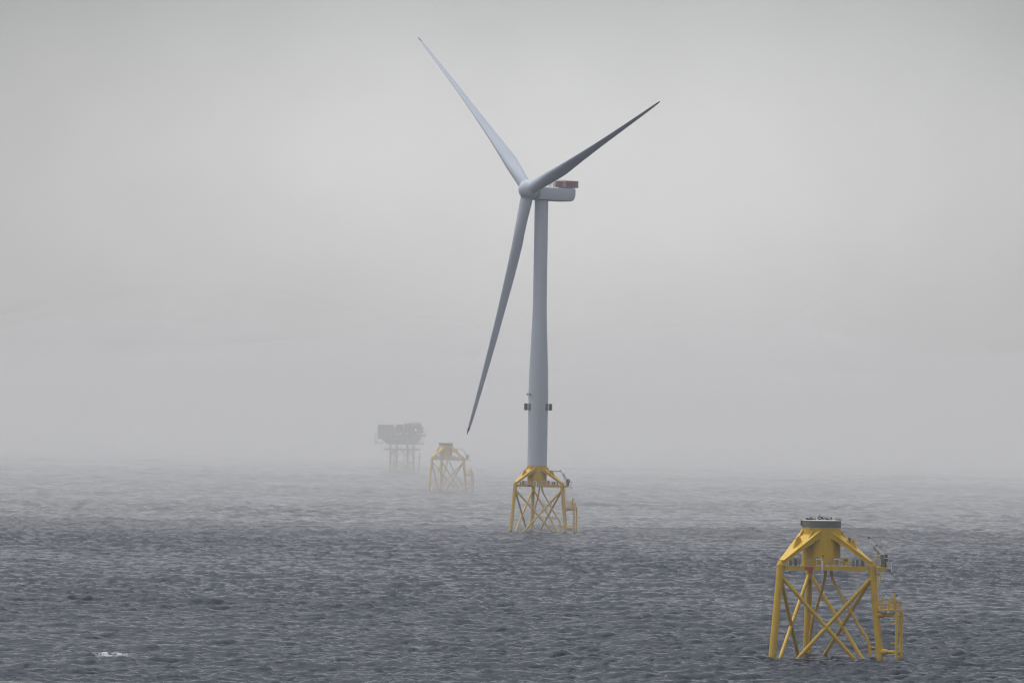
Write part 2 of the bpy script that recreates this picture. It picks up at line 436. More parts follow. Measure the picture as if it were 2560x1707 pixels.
        pn = MB(); pn.path([hc + pol(ph, 0, 0, -0.27), hc + pol(ph, 0, 0, 0.27)], 0.14, 12); pn.build('pin_hole', 'grey', so)
        # triangular fins between plate and column
        for tt in (-1.3, 1.3):
            fn = MB(); s0 = math.sqrt(3.25 ** 2 - tt * tt) - 0.02
            vs = [P(s0, tt - .05, zt(s0) - .05), P(s0 + 1.25, tt - .05, zt(s0 + 1.25) - .02), P(s0, tt - .05, zt(s0) + 0.75)]
            vs += [v + pol(ph, 0, 0, 0.1) for v in vs]
            fn.add(vs, [(0, 1, 2), (5, 4, 3), (0, 3, 4, 1), (1, 4, 5, 2), (2, 5, 3, 0)])
            fn.build('gusset_fin', 'yellow', so)
    # deck
    L, Rr, B = (legp(k, ZD) for k in ('l', 'r', 'b'))
    def lerp(a, b, t): return a + (b - a) * t
    poly = [lerp(L, Rr, .03), lerp(L, Rr, .97), lerp(Rr, B, .03), lerp(Rr, B, .97), lerp(B, L, .03), lerp(B, L, .97)]
    mb = MB(); mb.prism([(p.x, p.y) for p in poly], 15.22, 15.40)
    dk = mb.build('deck', 'grey', root)
    for a, b in ((L, Rr), (Rr, B), (B, L)):
        d = (b - a).normalized(); a2 = a + d * 0.66; b2 = b - d * 0.66
        eb = MB(); eb.bar((a2.x, a2.y, 15.06), (b2.x, b2.y, 15.06), 0.34, 0.72); eb.build('edge_beam', 'yellow', dk)
        rl = MB(); ln = (b2 - a2).length; nn = int(ln / 1.25)
        for i in range(nn + 1):
            p = a2 + d * (0.5 + (ln - 1.0) * i / nn)
            rl.bar((p.x, p.y, 15.42), (p.x, p.y, 16.52), 0.06)
        for zz in (15.62, 16.05, 16.52):
            p = a2 + d * 0.47; q = b2 - d * 0.47
            rl.bar((p.x, p.y, zz), (q.x, q.y, zz), 0.045)
        rl.build('handrail', 'grey', dk)
    for (p, q) in ((L, B), (Rr, B), (L, Rr)):
        m_ = (p + q) / 2; jb = MB(); jb.bar((m_.x * .3, m_.y * .3, 15.02), (m_.x * .96, m_.y * .96, 15.02), 0.25, 0.36); jb.build('deck_joist', 'yellow', dk)
    def fy(x): return L.y + (x - L.x) * (Rr.y - L.y) / (Rr.x - L.x)
    # red panel on the edge, drain pipe, small cages, sign, grey cabinets
    mb = MB(); y = fy(-1.9); mb.obox((-1.95, y - 0.24, 15.02), (0.70, 0.14, 0), (-0.01, 0.05, 0), (0, 0, 0.26)); mb.build('red_panel', 'red', root)
    mb = MB(); y = fy(0.25) - 0.34
    mb.path([(0.25, y, 14.62), (0.25, y, 16.35)], 0.14, 12); mb.path([(0.25, y, 14.35), (0.25, y, 14.62)], 0.07, 8)
    mb.build('white_pipe', 'white', root)
    for x0 in (-0.85, 2.15):
        y = fy(x0) + 0.15; cg = MB()
        cg.box(x0, x0 + 1.0, y, y + 0.9, 16.50, 16.68); cg.box(x0 + .05, x0 + .95, y + .05, y + .85, 15.44, 15.56)
        for px in (x0 + .06, x0 + .94):
            for py in (y + .06, y + .84): cg.bar((px, py, 15.56), (px, py, 16.50), 0.07)
        cg.build('rest_frame', 'white', root)
    for x0, w in ((0.75, .8), (1.75, .35), (3.3, .3)):
        y = fy(x0); sb = MB(); sb.box(x0, x0 + w, y + .2, y + .8, 15.42, 15.60); sb.build('white_box', 'white', root)
    mb = MB(); y = fy(4.1) - 0.25
    mb.box(3.65, 4.68, y - 0.03, y + 0.03, 15.58, 16.85); sg = mb.build('sign_board', 'yellow', root)
    pb = MB(); pb.bar((3.8, y + .06, 15.3), (3.8, y + .06, 16.8), .06); pb.bar((4.5, y + .06, 15.3), (4.5, y + .06, 16.8), .06); pb.build('sign_post', 'grey', sg)
    lt = MB(); yy = y - 0.036
    def ch(c, x, z, w, h, s=0.055):
        def b(x0, z0, x1, z1): lt.bar((x + x0 * w, yy, z + z0 * h), (x + x1 * w, yy, z + z1 * h), s, 0.01, (0, 1, 0))
        if c == 'M': b(0, 0, 0, 1); b(1, 0, 1, 1); b(0, 1, .5, .35); b(.5, .35, 1, 1)
        if c == 'E': b(0, 0, 0, 1); b(0, 0, 1, 0); b(0, .5, .85, .5); b(0, 1, 1, 1)
    ch('M', 3.86, 16.28, .27, .38, .075); ch('E', 4.25, 16.28, .22, .38, .075); ch('E', 3.86, 15.74, .2, .32, .065)
    lt.build('lettering', 'black', sg)
    for x0, w, h, m_ in ((5.2, .5, 1.05, 'grey'), (5.9, .45, 1.15, 'green'), (6.75, .5, 1.2, 'grey'), (-5.3, .5, .9, 'grey'), (-4.55, .6, 1.3, 'green'), (-3.75, .3, 1.1, 'grey')):
        y = fy(x0) + 1.0; cb = MB(); cb.box(x0, x0 + w, y, y + .6, 15.41, 15.41 + h); cb.box(x0 + .06, x0 + w - .06, y - .02, y - .001, 15.5, 15.3 + h)
        cb.build('equipment_cabinet', m_, root)
    for x0, y0, z0 in ((-0.6, fy(-.6) + .5, 16.70), (0.35, -3.30, 16.95)):
        lb = MB(); lb.path([(x0, y0, z0), (x0, y0, z0 + .12), (x0, y0, z0 + .28)], [.13, .13, .07], 10); lb.build('signal_lamp', 'dark', root)
    hb = MB(); hb.path([(-5.2, fy(-5.2) - .1, 14.62), (-5.2, fy(-5.2) - .1, 14.30), (-5.0, fy(-5) - .1, 14.1)], .10, 8); hb.build('hanging_light', 'dark', root)
    yp = MB(); yp.path([(-2.75, fy(-2.75) - .2, 15.2), (-2.75, fy(-2.75) - .2, 16.6)], .07, 8); yp.build('marker_post', 'yellow', root)
    hp = MB(); x0 = 5.0; hp.path([(x0, fy(x0) - .25, 15.5), (x0 + .05, fy(x0) - .3, 14.95), (x0 + .35, fy(x0) - .3, 14.62), (x0 + .9, fy(x0) - .28, 14.55), (x0 + 2.8, fy(x0 + 2.8) - .25, 14.50)], .05, 8)
    hp.build('hose', 'yellow', root)
    # deck extension beyond the right leg with the crane
    ex = MB(); ex.box(9.36, 10.75, -4.0, -1.2, 14.72, 15.38); ex.build('crane_platform', 'yellow', root)
    er = MB()
    for x in (9.8, 10.7):
        for y in (-3.95, -1.25): er.bar((x, y, 15.39), (x, y, 16.5), .05)
    for z in (15.9, 16.5):
        er.bar((9.8, -3.95, z), (10.7, -3.95, z), .045); er.bar((10.7, -3.95, z), (10.7, -1.25, z), .045)
    er.build('platform_handrail', 'yellow', root)
    cr = MB(); cr.path([(10.35, -2.6, 15.39), (10.35, -2.6, 16.7)], .32, 16); cr.box(9.98, 10.55, -3.0, -2.2, 16.7, 17.45)
    cro = cr.build('crane', 'green', root)
    mc = MB(); mc.box(10.58, 11.25, -3.1, -2.1, 16.35, 16.85); mc.box(10.72, 11.15, -2.9, -2.3, 16.95, 17.5); mc.box(10.62, 11.0, -3.0, -2.2, 15.3, 16.3)
    mc.build('winch', 'dark', cro)
    ct = MB(); ct.box(10.58, 11.22, -2.95, -2.25, 16.86, 16.94); ct.path([(11.35, -2.6, 15.2), (11.35, -2.6, 17.5)], .06, 8); ct.build('counter_frame', 'white', cro)
    bm_ = MB(); bm_.bar((10.45, -2.6, 17.45), (8.02, -2.6, 20.12), .34, .42); bm_.build('boom', 'white', cro)
    by = MB(); by.bar((9.75, -2.6, 17.62), (8.75, -2.6, 18.85), .20, .26); by.build('boom_ram', 'grey', cro)
    jb = MB(); jb.bar((8.12, -2.6, 20.02), (4.75, -2.6, 19.98), .26, .34); jb.build('jib', 'cream', cro)
    for i, p in enumerate(((8.0, -2.6, 20.30), (4.72, -2.6, 20.02), (9.28, -2.6, 19.05), (9.62, -2.75, 17.62))):
        k_ = MB(); k_.path([(p[0], p[1] - .24, p[2]), (p[0], p[1] + .24, p[2])], .17 if i != 1 else .24, 10); k_.build('sheave', 'dark', cro)
    hk = MB(); hk.path([(4.72, -2.6, 20.0), (4.75, -2.6, 19.5), (4.9, -2.6, 19.35)], .06, 6); hk.build('hook', 'dark', cro)
    pw = MB(); pw.path([(11.85, -2.9, 14.55), (11.83, -2.9, 16.4)], .08, 8); pw.bar((10.7, -2.9, 15.3), (11.9, -2.9, 15.3), .07); pw.build('white_pole', 'white', root)
    for pts, rr in (([(11.45, -2.9, 14.95), (11.6, -2.9, 14.72)], .14), ([(11.85, -2.9, 14.25), (11.85, -2.9, 14.55)], .12), ([(11.83, -2.9, 16.4), (11.83, -2.9, 16.55)], .13)):
        pd = MB(); pd.path(pts, rr, 8); pd.build('navigation_lamp', 'dark', root)
    # ladder from the crane platform down to the access platform
    ld = MB(); A = Vector((9.42, -4.15, 17.9)); Bq = Vector((10.33, -4.25, 8.35)); off = Vector((0.20, 0.12, 0))
    for sg_ in (-1, 1): ld.bar(A + off * sg_, Bq + off * sg_, .085)
    for i in range(31):
        p = A + (Bq - A) * (i / 30); ld.bar(p - off, p + off, .04)
    for t_ in (0.42, 0.75):
        p = A + (Bq - A) * t_; ld.bar(p, p + Vector((-.9, .6, 0)), .06)
    ld.build('ladder', 'yellow', root)
    # boat landing on the right leg
    ph = PH['r']
    bl = MB(); bl.prism([tuple(pol(ph, r, 0, t).xy) for r, t in ((10.45, -1.3), (13.75, -1.3), (13.75, 1.3), (10.45, 1.3))], 8.12, 8.36)
    blo = bl.build('boat_landing', 'yellow', root)
    br = MB()
    for (ra, ta, rb, tb) in ((10.6, -1.25, 13.7, -1.25), (13.7, -1.25, 13.7, 1.25), (10.6, 1.25, 13.7, 1.25)):
        a = pol(ph, ra, 0, ta); b = pol(ph, rb, 0, tb); n_ = 5
        for i in range(n_ + 1):
            p = a + (b - a) * i / n_; br.bar((p.x, p.y, 8.36), (p.x, p.y, 9.75), .09)
        for z in (8.75, 9.2, 9.75): br.bar((a.x, a.y, z), (b.x, b.y, z), .075)
    br.build('handrail', 'yellow', blo)
    gt = MB()
    for r in (12.55, 12.8, 13.05, 13.3): gt.bar(pol(ph, r, 8.36, -1.3), pol(ph, r, 10.15, -1.3), .10)
    gt.bar(pol(ph, 12.5, 10.15, -1.3), pol(ph, 13.35, 10.15, -1.3), .10); gt.build('gate', 'yellow', blo)
    tp = MB(); tp.path([pol(ph, 13.45, 8.3, -1.0), pol(ph, 13.40, 11.15, -1.0)], .17, 10); tp.build('mooring_post', 'yellow', blo)
    tl = MB(); q = pol(ph, 13.75, 10.85, -1.0); tl.path([q - Vector((.1, 0, 0)), q + Vector((.16, 0, -.1))], .15, 8); tl.build('lamp', 'dark', blo)
    for t in (-1.25, 1.25):
        fd = MB(); fd.path([pol(ph, 13.95, -3.5, t), pol(ph, 13.95, 8.05, t)], .27, 16); fd.build('fender_tube', 'yellow', blo)
    for z in (7.35, 1.2):
        st = MB(); st.path([pol(ph, legr(z) + .3, z), pol(ph, legr(z) + 1.35, z)], .52, 20)
        st.path([pol(ph, legr(z) + 1.35, z), pol(ph, 13.55, z)], .30, 14)
        st.path([pol(ph, 13.55, z, -1.3), pol(ph, 13.55, z, 1.3)], .26, 14)
        st.build('stub', 'yellow', blo)
    for r in (11.6, 12.4, 12.75, 13.1, 13.4):
        ss_ = MB(); ss_.bar(pol(ph, r, 7.6, -.2), pol(ph, r, 8.12, -.2), .14); ss_.build('platform_support', 'dark', blo)
    for z in (6.05, 2.75):
        pn = MB(); pn.path([pol(ph, 13.85, z, -1.25), pol(ph, 12.85, z, -1.25)], .10, 10); pn.build('bumper_pin', 'yellow', blo)
    lr = MB()
    for t in (-.28, .28): lr.bar(pol(ph, 13.7, -2.5, t), pol(ph, 13.7, 8.1, t), .08)
    for i in range(30): lr.bar(pol(ph, 13.7, -2 + i / 3, -.28), pol(ph, 13.7, -2 + i / 3, .28), .045)
    lr.build('landing_ladder', 'yellow', blo)
    an = MB(); z = 4.1; an.obox(pol(ph, legr(z) + .66, z, -.1), pol(ph, .07), pol(ph, 0, 0, .12), (0, 0, .5)); an.build('anode', 'grey', root)
    # cable tubes (J-tubes)
    def smooth(pts, n=8):
        pts = [Vector(p) for p in pts]; out = []
        P_ = [pts[0]] + pts + [pts[-1]]
        for i in range(1, len(P_) - 2):
            for k in range(n):
                t = k / n; a, b, c, d = P_[i - 1:i + 3]
                out.append(0.5 * ((2 * b) + (c - a) * t + (2 * a - 5 * b + 4 * c - d) * t * t + (3 * b - a - 3 * c + d) * t ** 3))
        out.append(pts[-1]); return out
    mb = MB(); mb.path(smooth([(1.75, -.55, 14.9), (1.85, -.6, 13.9), (2.4, -.8, 12.4), (4.1, -1.35, 9.6), (5.6, -1.85, 7.1), (6.95, -2.3, 4.8), (7.85, -2.6, 3.6), (8.3, -2.75, 2.2), (8.55, -2.8, 0.0), (8.75, -2.9, -6)]), .24, 14)
    jt = mb.build('cable_tube', 'yellow', root)
    mb = MB(); mb.path([(8.42, -2.78, 1.9), legp('r', 1.9)], .17, 12); mb.build('tube_clamp', 'yellow', jt)
    mb = MB(); mb.path(smooth([(0.85, 1.2, 14.9), (0.75, 1.4, 13.7), (0.25, 2.6, 11.2), (-.55, 4.3, 8.4), (-1.25, 6.0, 5.8), (-1.55, 7.6, 3.0), (-1.6, 8.6, 0.2), (-1.65, 8.9, -6)]), .24, 14)
    mb.build('cable_tube', 'yellow', root)
    return root
JG = 'yellow jacket foundations standing in the sea'
jn = make_jacket()
jn.location = (52.66, 1199.85, 0); jn.rotation_euler = (0, 0, R_(-2.5))
tag(jn, 'nearest and brightest yellow lattice jacket, empty, with grey ringed top where birds sit', 'foundation', JG)
jt = copy_tree(jn, skip=('flange_ring', 'cover', 'bracket', 'marker_block'))
jt.location = (9.07, 2375.5, 0); jt.rotation_euler = (0, 0, R_(-4.5))
tag(jt, 'yellow lattice jacket carrying the tall grey wind turbine', 'foundation', JG)
jm = copy_tree(jn)
jm.location = (-31.46, 3482.7, 0); jm.rotation_euler = (0, 0, R_(0.8))
tag(jm, 'faded empty yellow jacket in the mist beside the dark platform', 'foundation', JG)

# ------------------------------------------------------------------ wind turbine
TB = Vector((9.066, 2375.5, 0))
YAW, TILT, CONE, AZ, RR, HZ, OH = R_(54.41), R_(4.657), R_(4.42), R_(70.263), 83.11, 113.0, 5.45
SAG = 0.9
wt = empty('wind_turbine', (TB.x, TB.y, 21.87))
tag(wt, 'tall pale grey three bladed wind turbine on a yellow jacket', 'wind turbine')
ORG = Vector((TB.x, TB.y, 21.87))
def loc(p): return Vector(p) - ORG
tw = MB()
prof = [(3.25, 21.87), (3.31, 46.0), (3.16, 52.5), (2.98, 57.0), (2.62, 66.0), (2.36, 73.0), (2.30, 80.0), (2.27, 109.8)]
ringz = []
n = 64
rings = [[(r * math.cos(2 * math.pi * k / n), r * math.sin(2 * math.pi * k / n), z - 21.87) for k in range(n)] for r, z in prof]
tw.rings(rings)
tower = tw.build('tower', 'pale', wt)
def tp(az, r, z): # az from toward the viewer, clockwise to the right
    a = R_(az); return Vector((r * math.sin(a), -r * math.cos(a), z - 21.87))
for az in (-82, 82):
    bd = MB(); sgn = 1 if az > 0 else -1
    c = tp(az, 4.12, 41.3); rad = Vector((math.sin(R_(az)), -math.cos(R_(az)), 0)); tan = Vector((math.cos(R_(az)), math.sin(R_(az)), 0))
    bd.obox(c, rad * 0.55, tan * 0.5, Vector((0, 0, 1.12)))
    for zz in (40.6, 42.0): bd.bar(tp(az, 3.2, zz), tp(az, 3.9, zz), .12)
    bo = bd.build('signal_housing', 'dark', tower)
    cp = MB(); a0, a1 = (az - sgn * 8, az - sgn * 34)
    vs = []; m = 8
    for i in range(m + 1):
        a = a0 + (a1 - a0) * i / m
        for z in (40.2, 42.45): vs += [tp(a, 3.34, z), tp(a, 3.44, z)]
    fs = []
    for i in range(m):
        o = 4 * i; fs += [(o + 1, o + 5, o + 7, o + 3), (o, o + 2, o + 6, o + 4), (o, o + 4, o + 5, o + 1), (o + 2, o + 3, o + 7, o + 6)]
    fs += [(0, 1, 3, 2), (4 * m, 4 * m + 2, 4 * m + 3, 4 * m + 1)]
    cp.add(vs, fs); cp.build('shade_panel', 'steel', tower)  # thin dark sheet hugging the tower, imitates the shading beside the housing
for az in (-76, -47):
    sb = MB(); sb.path([tp(az, 3.25, 45.4), tp(az, 3.75, 45.4)], .16, 10); sb.obox(tp(az, 3.8, 45.5), (.22, 0, 0), (0, .22, 0), (0, 0, .32)); sb.build('tower_lamp', 'green', tower)
sb = MB(); sb.obox(tp(-62, 3.5, 45.5), (.18, 0, 0), (0, .18, 0), (0, 0, .32)); sb.build('white_lamp', 'white', tower)

AH = Vector((-math.sin(YAW) * math.cos(TILT), -math.cos(YAW) * math.cos(TILT), math.sin(TILT)))
SIDE = Vector((math.cos(YAW), -math.sin(YAW), 0))
UPV = SIDE.cross(AH)
if UPV.z < 0: UPV = -UPV
HC = Vector((TB.x, TB.y, HZ)) + AH * OH
AHf = Vector((AH.x, AH.y, 0)).normalized()
# nacelle: side profile swept across its width, rounded edges
nb = bmesh.new()
pr = [(-2.6, -2.7), (-12.0, -2.95), (-16.0, -2.95), (-17.0, -2.3), (-17.5, -1.0), (-17.55, 1.45), (-10.0, 1.62), (-2.6, 1.75)]
def npnt(s, t, z): return loc(Vector((HC.x, HC.y, HZ)) + AHf * s + SIDE * t + Vector((0, 0, z)))
wv = 3.0
va = [nb.verts.new(npnt(s, -wv, z)) for s, z in pr]; vb = [nb.verts.new(npnt(s, wv, z)) for s, z in pr]
nb.faces.new(va); nb.faces.new(list(reversed(vb)))
for i in range(len(pr)):
    j = (i + 1) % len(pr); nb.faces.new((va[j], va[i], vb[i], vb[j]))
bmesh.ops.recalc_face_normals(nb, faces=nb.faces)
bmesh.ops.bevel(nb, geom=list(nb.edges), offset=0.55, segments=4, profile=0.5, affect='EDGES', clamp_overlap=True)
me = bpy.data.meshes.new('nacelle'); nb.to_mesh(me); nb.free()
me.polygons.foreach_set('use_smooth', [True] * len(me.polygons)); me.materials.append(M['pale'])
nac = bpy.data.objects.new('nacelle', me); COL.objects.link(nac); nac.parent = wt
yb = MB(); yb.path([loc((TB.x, TB.y, 109.65)), loc((TB.x, TB.y, 110.3))], 2.29, 40); yb.build('yaw_ring', 'pale', nac)
# hoist platform fence on the nacelle roof
def fence(name, m, s0, s1, t0, t1, z0, z1, th=.08):
    f_ = MB(); a = npnt(s0, t0, 0); b = npnt(s1, t1, 0)
    f_.bar((a.x, a.y, a.z + (z0 + z1) / 2), (b.x, b.y, b.z + (z0 + z1) / 2), th, z1 - z0)
    return f_.build(name, m, hp_)
hpm = MB(); a = npnt(-10.6, 0, 1.72); b = npnt(-18.5, 0, 1.72); hpm.bar(a, b, 6.0, .16); hp_ = hpm.build('hoist_platform', 'grey', nac)
for t in (-2.9, 2.9):
    fence('fence_panel', 'redmesh', -13.2, -17.2, t, t, 1.85, 3.95)
    fence('fence_end_panel', 'grey', -17.25, -18.35, t, t, 1.85, 3.95)
    fb = MB()
    for s in (-9.0, -9.6, -10.4, -10.75, -11.2, -11.7, -12.2, -12.8): fb.bar(npnt(s, t, 1.75), npnt(s, t, 4.1), .16)
    fb.bar(npnt(-9.0, t, 4.05), npnt(-13.4, t, 4.05), .1); fb.bar(npnt(-10.4, t, 2.9), npnt(-13.4, t, 2.9), .1)
    fb.build('fence_rail', 'redmesh', hp_)
    fw_ = MB(); a = npnt(-12.1, t * .97, 2.9); b = npnt(-13.3, t * .97, 2.9); fw_.bar(a, b, .06, 1.9); fw_.build('white_panel', 'white', hp_)
fence('fence_panel', 'redmesh', -18.4, -18.4, -2.9, 2.9, 1.85, 3.95)
# hub
hb = MB()
prof = [(-2.75, 2.3), (-2.3, 2.75), (-1.5, 3.0), (0, 3.12), (1.2, 2.98), (2.2, 2.5), (2.9, 1.75), (3.3, .9), (3.42, .01)]
rings = []
for s, r in prof:
    rings.append([loc(HC + AH * s + (SIDE * math.cos(2 * math.pi * k / 48) + UPV * math.sin(2 * math.pi * k / 48)) * r) for k in range(48)])
hb.rings(rings, True, False)
hub = hb.build('hub', 'pale', wt)
# blades
def naca(x): return 5 * (0.2969 * math.sqrt(x) - 0.1260 * x - 0.3516 * x * x + 0.2843 * x ** 3 - 0.1036 * x ** 4)
def interp(x, xs, ys): return float(np.interp(x, xs, ys))
NP = 28
_r = np.linspace(-.2, 1.2, 1401)
_c = np.interp(_r, [0, .06, .13, .2, .3, .5, .75, .93, 1.0], [4.05, 4.05, 4.8, 5.35, 4.65, 3.3, 2.15, 1.35, .95])
_c = np.convolve(_c, np.hanning(101) / np.hanning(101).sum(), 'same')
def soft(rho):
    return float(np.interp(rho, _r, _c)) * (1 - 0.82 * max(0, (rho - .955) / .045) ** 2.2)
def section(rho, b, dn, tc):
    c = soft(rho)
    th = interp(rho, [0, .06, .13, .2, .3, .5, .75, 1.0], [1.0, 1.0, .68, .45, .34, .25, .20, .17])
    bl = interp(rho, [.05, .22], [0, 1])
    beta = R_(interp(rho, [0, .12, .2, .35, .6, 1.0], [70, 70, 74, 81, 87, 91]))
    te = dn * math.sin(beta) + tc * math.cos(beta)
    nn = b.cross(te).normalized()
    pre = RR * math.sin(CONE) * (0.45 * rho + 0.55 * rho * rho)
    c0 = b * (RR * math.cos(CONE) * rho) - dn * pre - Vector((0, 0, SAG * rho * rho))
    out = []
    for k in range(NP):
        a = 2 * math.pi * k / NP
        x = 0.5 + 0.5 * math.cos(a)            # 1 = trailing edge
        sg = 1 if a < math.pi else -1
        ya = naca(min(max(x, 0), 1)) * th * sg * (1.1 if sg > 0 else .9)
        yc = 0.5 * math.sin(a) * th
        y = yc * (1 - bl) + ya * bl
        xo = (x - 0.5) * (1 - bl) + (x - 0.36) * bl
        out.append(c0 + te * (xo * c) + nn * (y * c))
    return out
for k in range(3):
    a = AZ + k * 2 * math.pi / 3
    b = SIDE * math.sin(a) + UPV * math.cos(a)
    tc = SIDE * math.cos(a) - UPV * math.sin(a)
    rh = [0.026, .04, .06, .08, .1, .12, .14, .17, .2, .23, .26, .3, .35, .4, .46, .52, .58, .64, .7, .76, .82, .87, .91, .94, .974]
    mb = MB(); mb.rings([[loc(HC + p) for p in section(r, b, -AH, tc)] for r in rh])
    bo = mb.build('blade', 'pale', wt)
    tipm = MB(); tipm.rings([[loc(HC + p) for p in section(r, b, -AH, tc)] for r in (.974, .982, .99, .996, 1.0)]); tipm.build('blade_tip', 'tipred', bo)
    cl_ = MB(); cl_.rings([[loc(HC + b * q + (AH * math.cos(2 * math.pi * j / 36) + tc * math.sin(2 * math.pi * j / 36)) * r) for j in range(36)] for q, r in ((1.8, 2.14), (3.0, 2.14), (3.06, 2.05))])
    cl_.build('blade_collar', 'pale', hub)

# ------------------------------------------------------------------ substation platform far in the mist
SB = (-67.9, 4469.6, 0)
ss = empty('substation_platform', SB, R_(0.9))
tag(ss, 'dark boxy offshore platform on thin legs, lit by two lamps, faded by mist', 'offshore platform')
def sx(px): return (px - 735) / 39.0
def sz(py): return (1335 - py) / 39.0
mb = MB(); mb.box(sx(150), sx(1195), -9, 9, sz(560), sz(400)); main = mb.build('main_module', 'module', ss)
mb = MB()
for x0, x1 in ((200, 1150),):
    vs = [(sx(200), -8.6, sz(560)), (sx(1165), -8.6, sz(560)), (sx(1165), 8.6, sz(560)), (sx(200), 8.6, sz(560)), (sx(375), -7, sz(695)), (sx(1085), -7, sz(695)), (sx(1085), 7, sz(695)), (sx(375), 7, sz(695))]
    mb.add(vs, [(0, 1, 2, 3), (7, 6, 5, 4), (0, 4, 5, 1), (1, 5, 6, 2), (2, 6, 7, 3), (3, 7, 4, 0)])
mb.build('lower_module', 'module', ss)
mb = MB(); mb.box(sx(135), sx(530), -8.8, 6, sz(401) + .01, sz(222)); mb.box(sx(150), sx(515), -8.95, -8.81, sz(385), sz(240)); mb.build('left_module', 'module', ss)
mb = MB(); mb.box(sx(585), sx(745), -6, 5, sz(401) + .01, sz(207)); mb.box(sx(540), sx(760), -7, 5, sz(401) + .01, sz(265)); mb.build('transformer_house', 'module', ss)
mb = MB(); mb.box(sx(765), sx(1195), -8.6, 7, sz(401) + .01, sz(188)); mb.box(sx(1196), sx(1255), -7, 5, sz(401), sz(262)); rm = mb.build('right_module', 'module', ss)
mb = MB(); mb.box(sx(930), sx(1060), -8.9, -8.61, sz(240), sz(200)); mb.build('red_hatch', 'redmesh', rm)
for x0, x1, yb, yt in ((55, 150, 675, 410), (1110, 1275, 690, 545), (1200, 1312, 500, 395)):
    mb = MB(); mb.box(sx(x0), sx(x1), -6.5, 6.5, sz(yb), sz(yb - 32)); bal = mb.build('balcony', 'module', ss)
    fr = MB()
    for y in (-6.4, 0, 6.4):
        nn = 3
        for i in range(nn + 1):
            x = sx(x0) + .12 + (sx(x1) - sx(x0) - .24) * i / nn; fr.bar((x, y, sz(yb - 32)), (x, y, sz(yt)), .16)
        fr.bar((sx(x0), y, sz(yt)), (sx(x1), y, sz(yt)), .16); fr.bar((sx(x0), y, sz((yb + yt) / 2)), (sx(x1), y, sz((yb + yt) / 2)), .16)
        fr.bar((sx(x0) + .1, y, sz(yb - 32)), (sx(x1) - .1, y, sz(yt)), .14)
    for x in (sx(x0) + .06, sx(x1) - .06): fr.bar((x, -6.5, sz(yt)), (x, 6.5, sz(yt)), .16)
    fr.build('balcony_frame', 'module', bal)
mb = MB(); mb.box(sx(290), sx(1180), -8, 8, sz(836), sz(800)); cd = mb.build('cable_deck', 'module', ss)
mb = MB()
for x in np.linspace(sx(295), sx(1175), 14):
    for y in (-7.9, 7.9): mb.bar((x, y, sz(800)), (x, y, sz(765)), .12)
for y in (-7.9, 7.9): mb.bar((sx(295), y, sz(765)), (sx(1175), y, sz(765)), .1)
mb.build('handrail', 'module', cd)
LEGS = [(7.2, -3.3), (3.3, 7.2), (-7.2, 3.3), (-3.3, -7.2)]
def slg(i, z):
    x, y = LEGS[i % 4]; s = 1 + max(0, (6.5 - z)) * .012; return Vector((x * s, y * s, z))
for i in range(4):
    mb = MB(); mb.path([slg(i, -5), slg(i, 6.5), slg(i, sz(690) - .0)], .64 if i != 3 else .78, 16); mb.build('leg', 'lowsteel', ss)
    for (za, zb) in ((6.2, -.8), (13.6, 8.8)):
        if za > 10:
            mid_ = (slg(i, zb) + slg(i + 1, zb)) / 2; mid_.z = za
            for e in (slg(i, zb), slg(i + 1, zb)):
                mb = MB(); mb.path([e, mid_], .30, 10); mb.build('brace', 'lowsteel', ss)
        else:
            for p, q in ((i, i + 1), (i + 1, i)):
                mb = MB(); mb.path([slg(p, za), slg(q, zb)], .36, 10); mb.build('brace', 'lowsteel', ss)
for px, yy in ((530, 2), (572, 4), (785, -1), (862, 3), (905, -3)):
    mb = MB(); mb.path([(sx(px), yy, -4), (sx(px), yy, sz(830))], .28, 10); mb.build('riser_tube', 'lowsteel', ss)
mb = MB(); mb.path([(sx(1165), -3, -3), (sx(1165), -3, sz(900))], .38, 12); mb.path([(sx(1165), -1, -3), (sx(1165), -1, sz(1000))], .38, 12)
for py in (1020, 1243): mb.path([(sx(1010), -3.2, sz(py)), (sx(1165), -2.5, sz(py))], .24, 10)
mb.build('boat_landing', 'lowsteel', ss)
mb = MB(); mb.path([(sx(1057), -8.75, sz(335)), (sx(1057), -9.1, sz(335))], .24, 14); mb.build('flood_lamp', 'lamp', ss)
mb = MB(); mb.path([(sx(1253), -7.1, sz(335)), (sx(1253), -7.4, sz(335))], .22, 14); mb.build('flood_lamp', 'lampdim', ss)

for x0, x1, yb, yt, yd, m_ in ((180, 260, 690, 640, -7.2, 'grey'), (300, 345, 470, 420, -9.3, 'grey'), (400, 500, 500, 430, -9.4, 'steel'), (560, 640, 470, 405, -9.5, 'grey'),
                               (660, 720, 440, 405, -9.3, 'white'), (800, 880, 460, 410, -9.6, 'grey'), (985, 1040, 520, 430, -9.3, 'steel'), (1090, 1160, 480, 420, -9.4, 'grey'), (700, 745, 560, 500, -9.2, 'steel')):
    mb = MB(); mb.box(sx(x0), sx(x1), yd, -9.02, sz(yb), sz(yt)); mb.build('equipment_cabin', m_, ss)
for px, h0, h1 in ((270, 222, 180), (470, 222, 195), (660, 207, 168), (820, 188, 140), (1120, 188, 158)):
    mb = MB(); mb.path([(sx(px), -3, sz(h0 + 3)), (sx(px), -3, sz(h1))], .14, 8); mb.build('mast', 'grey', ss)
mb = MB(); mb.path([(sx(900), 2, sz(190)), (sx(900), 2, sz(150))], .5, 12); mb.bar((sx(900), 2, sz(155)), (sx(1180), 1, sz(170)), .5, .6); mb.build('deck_crane', 'grey', ss)
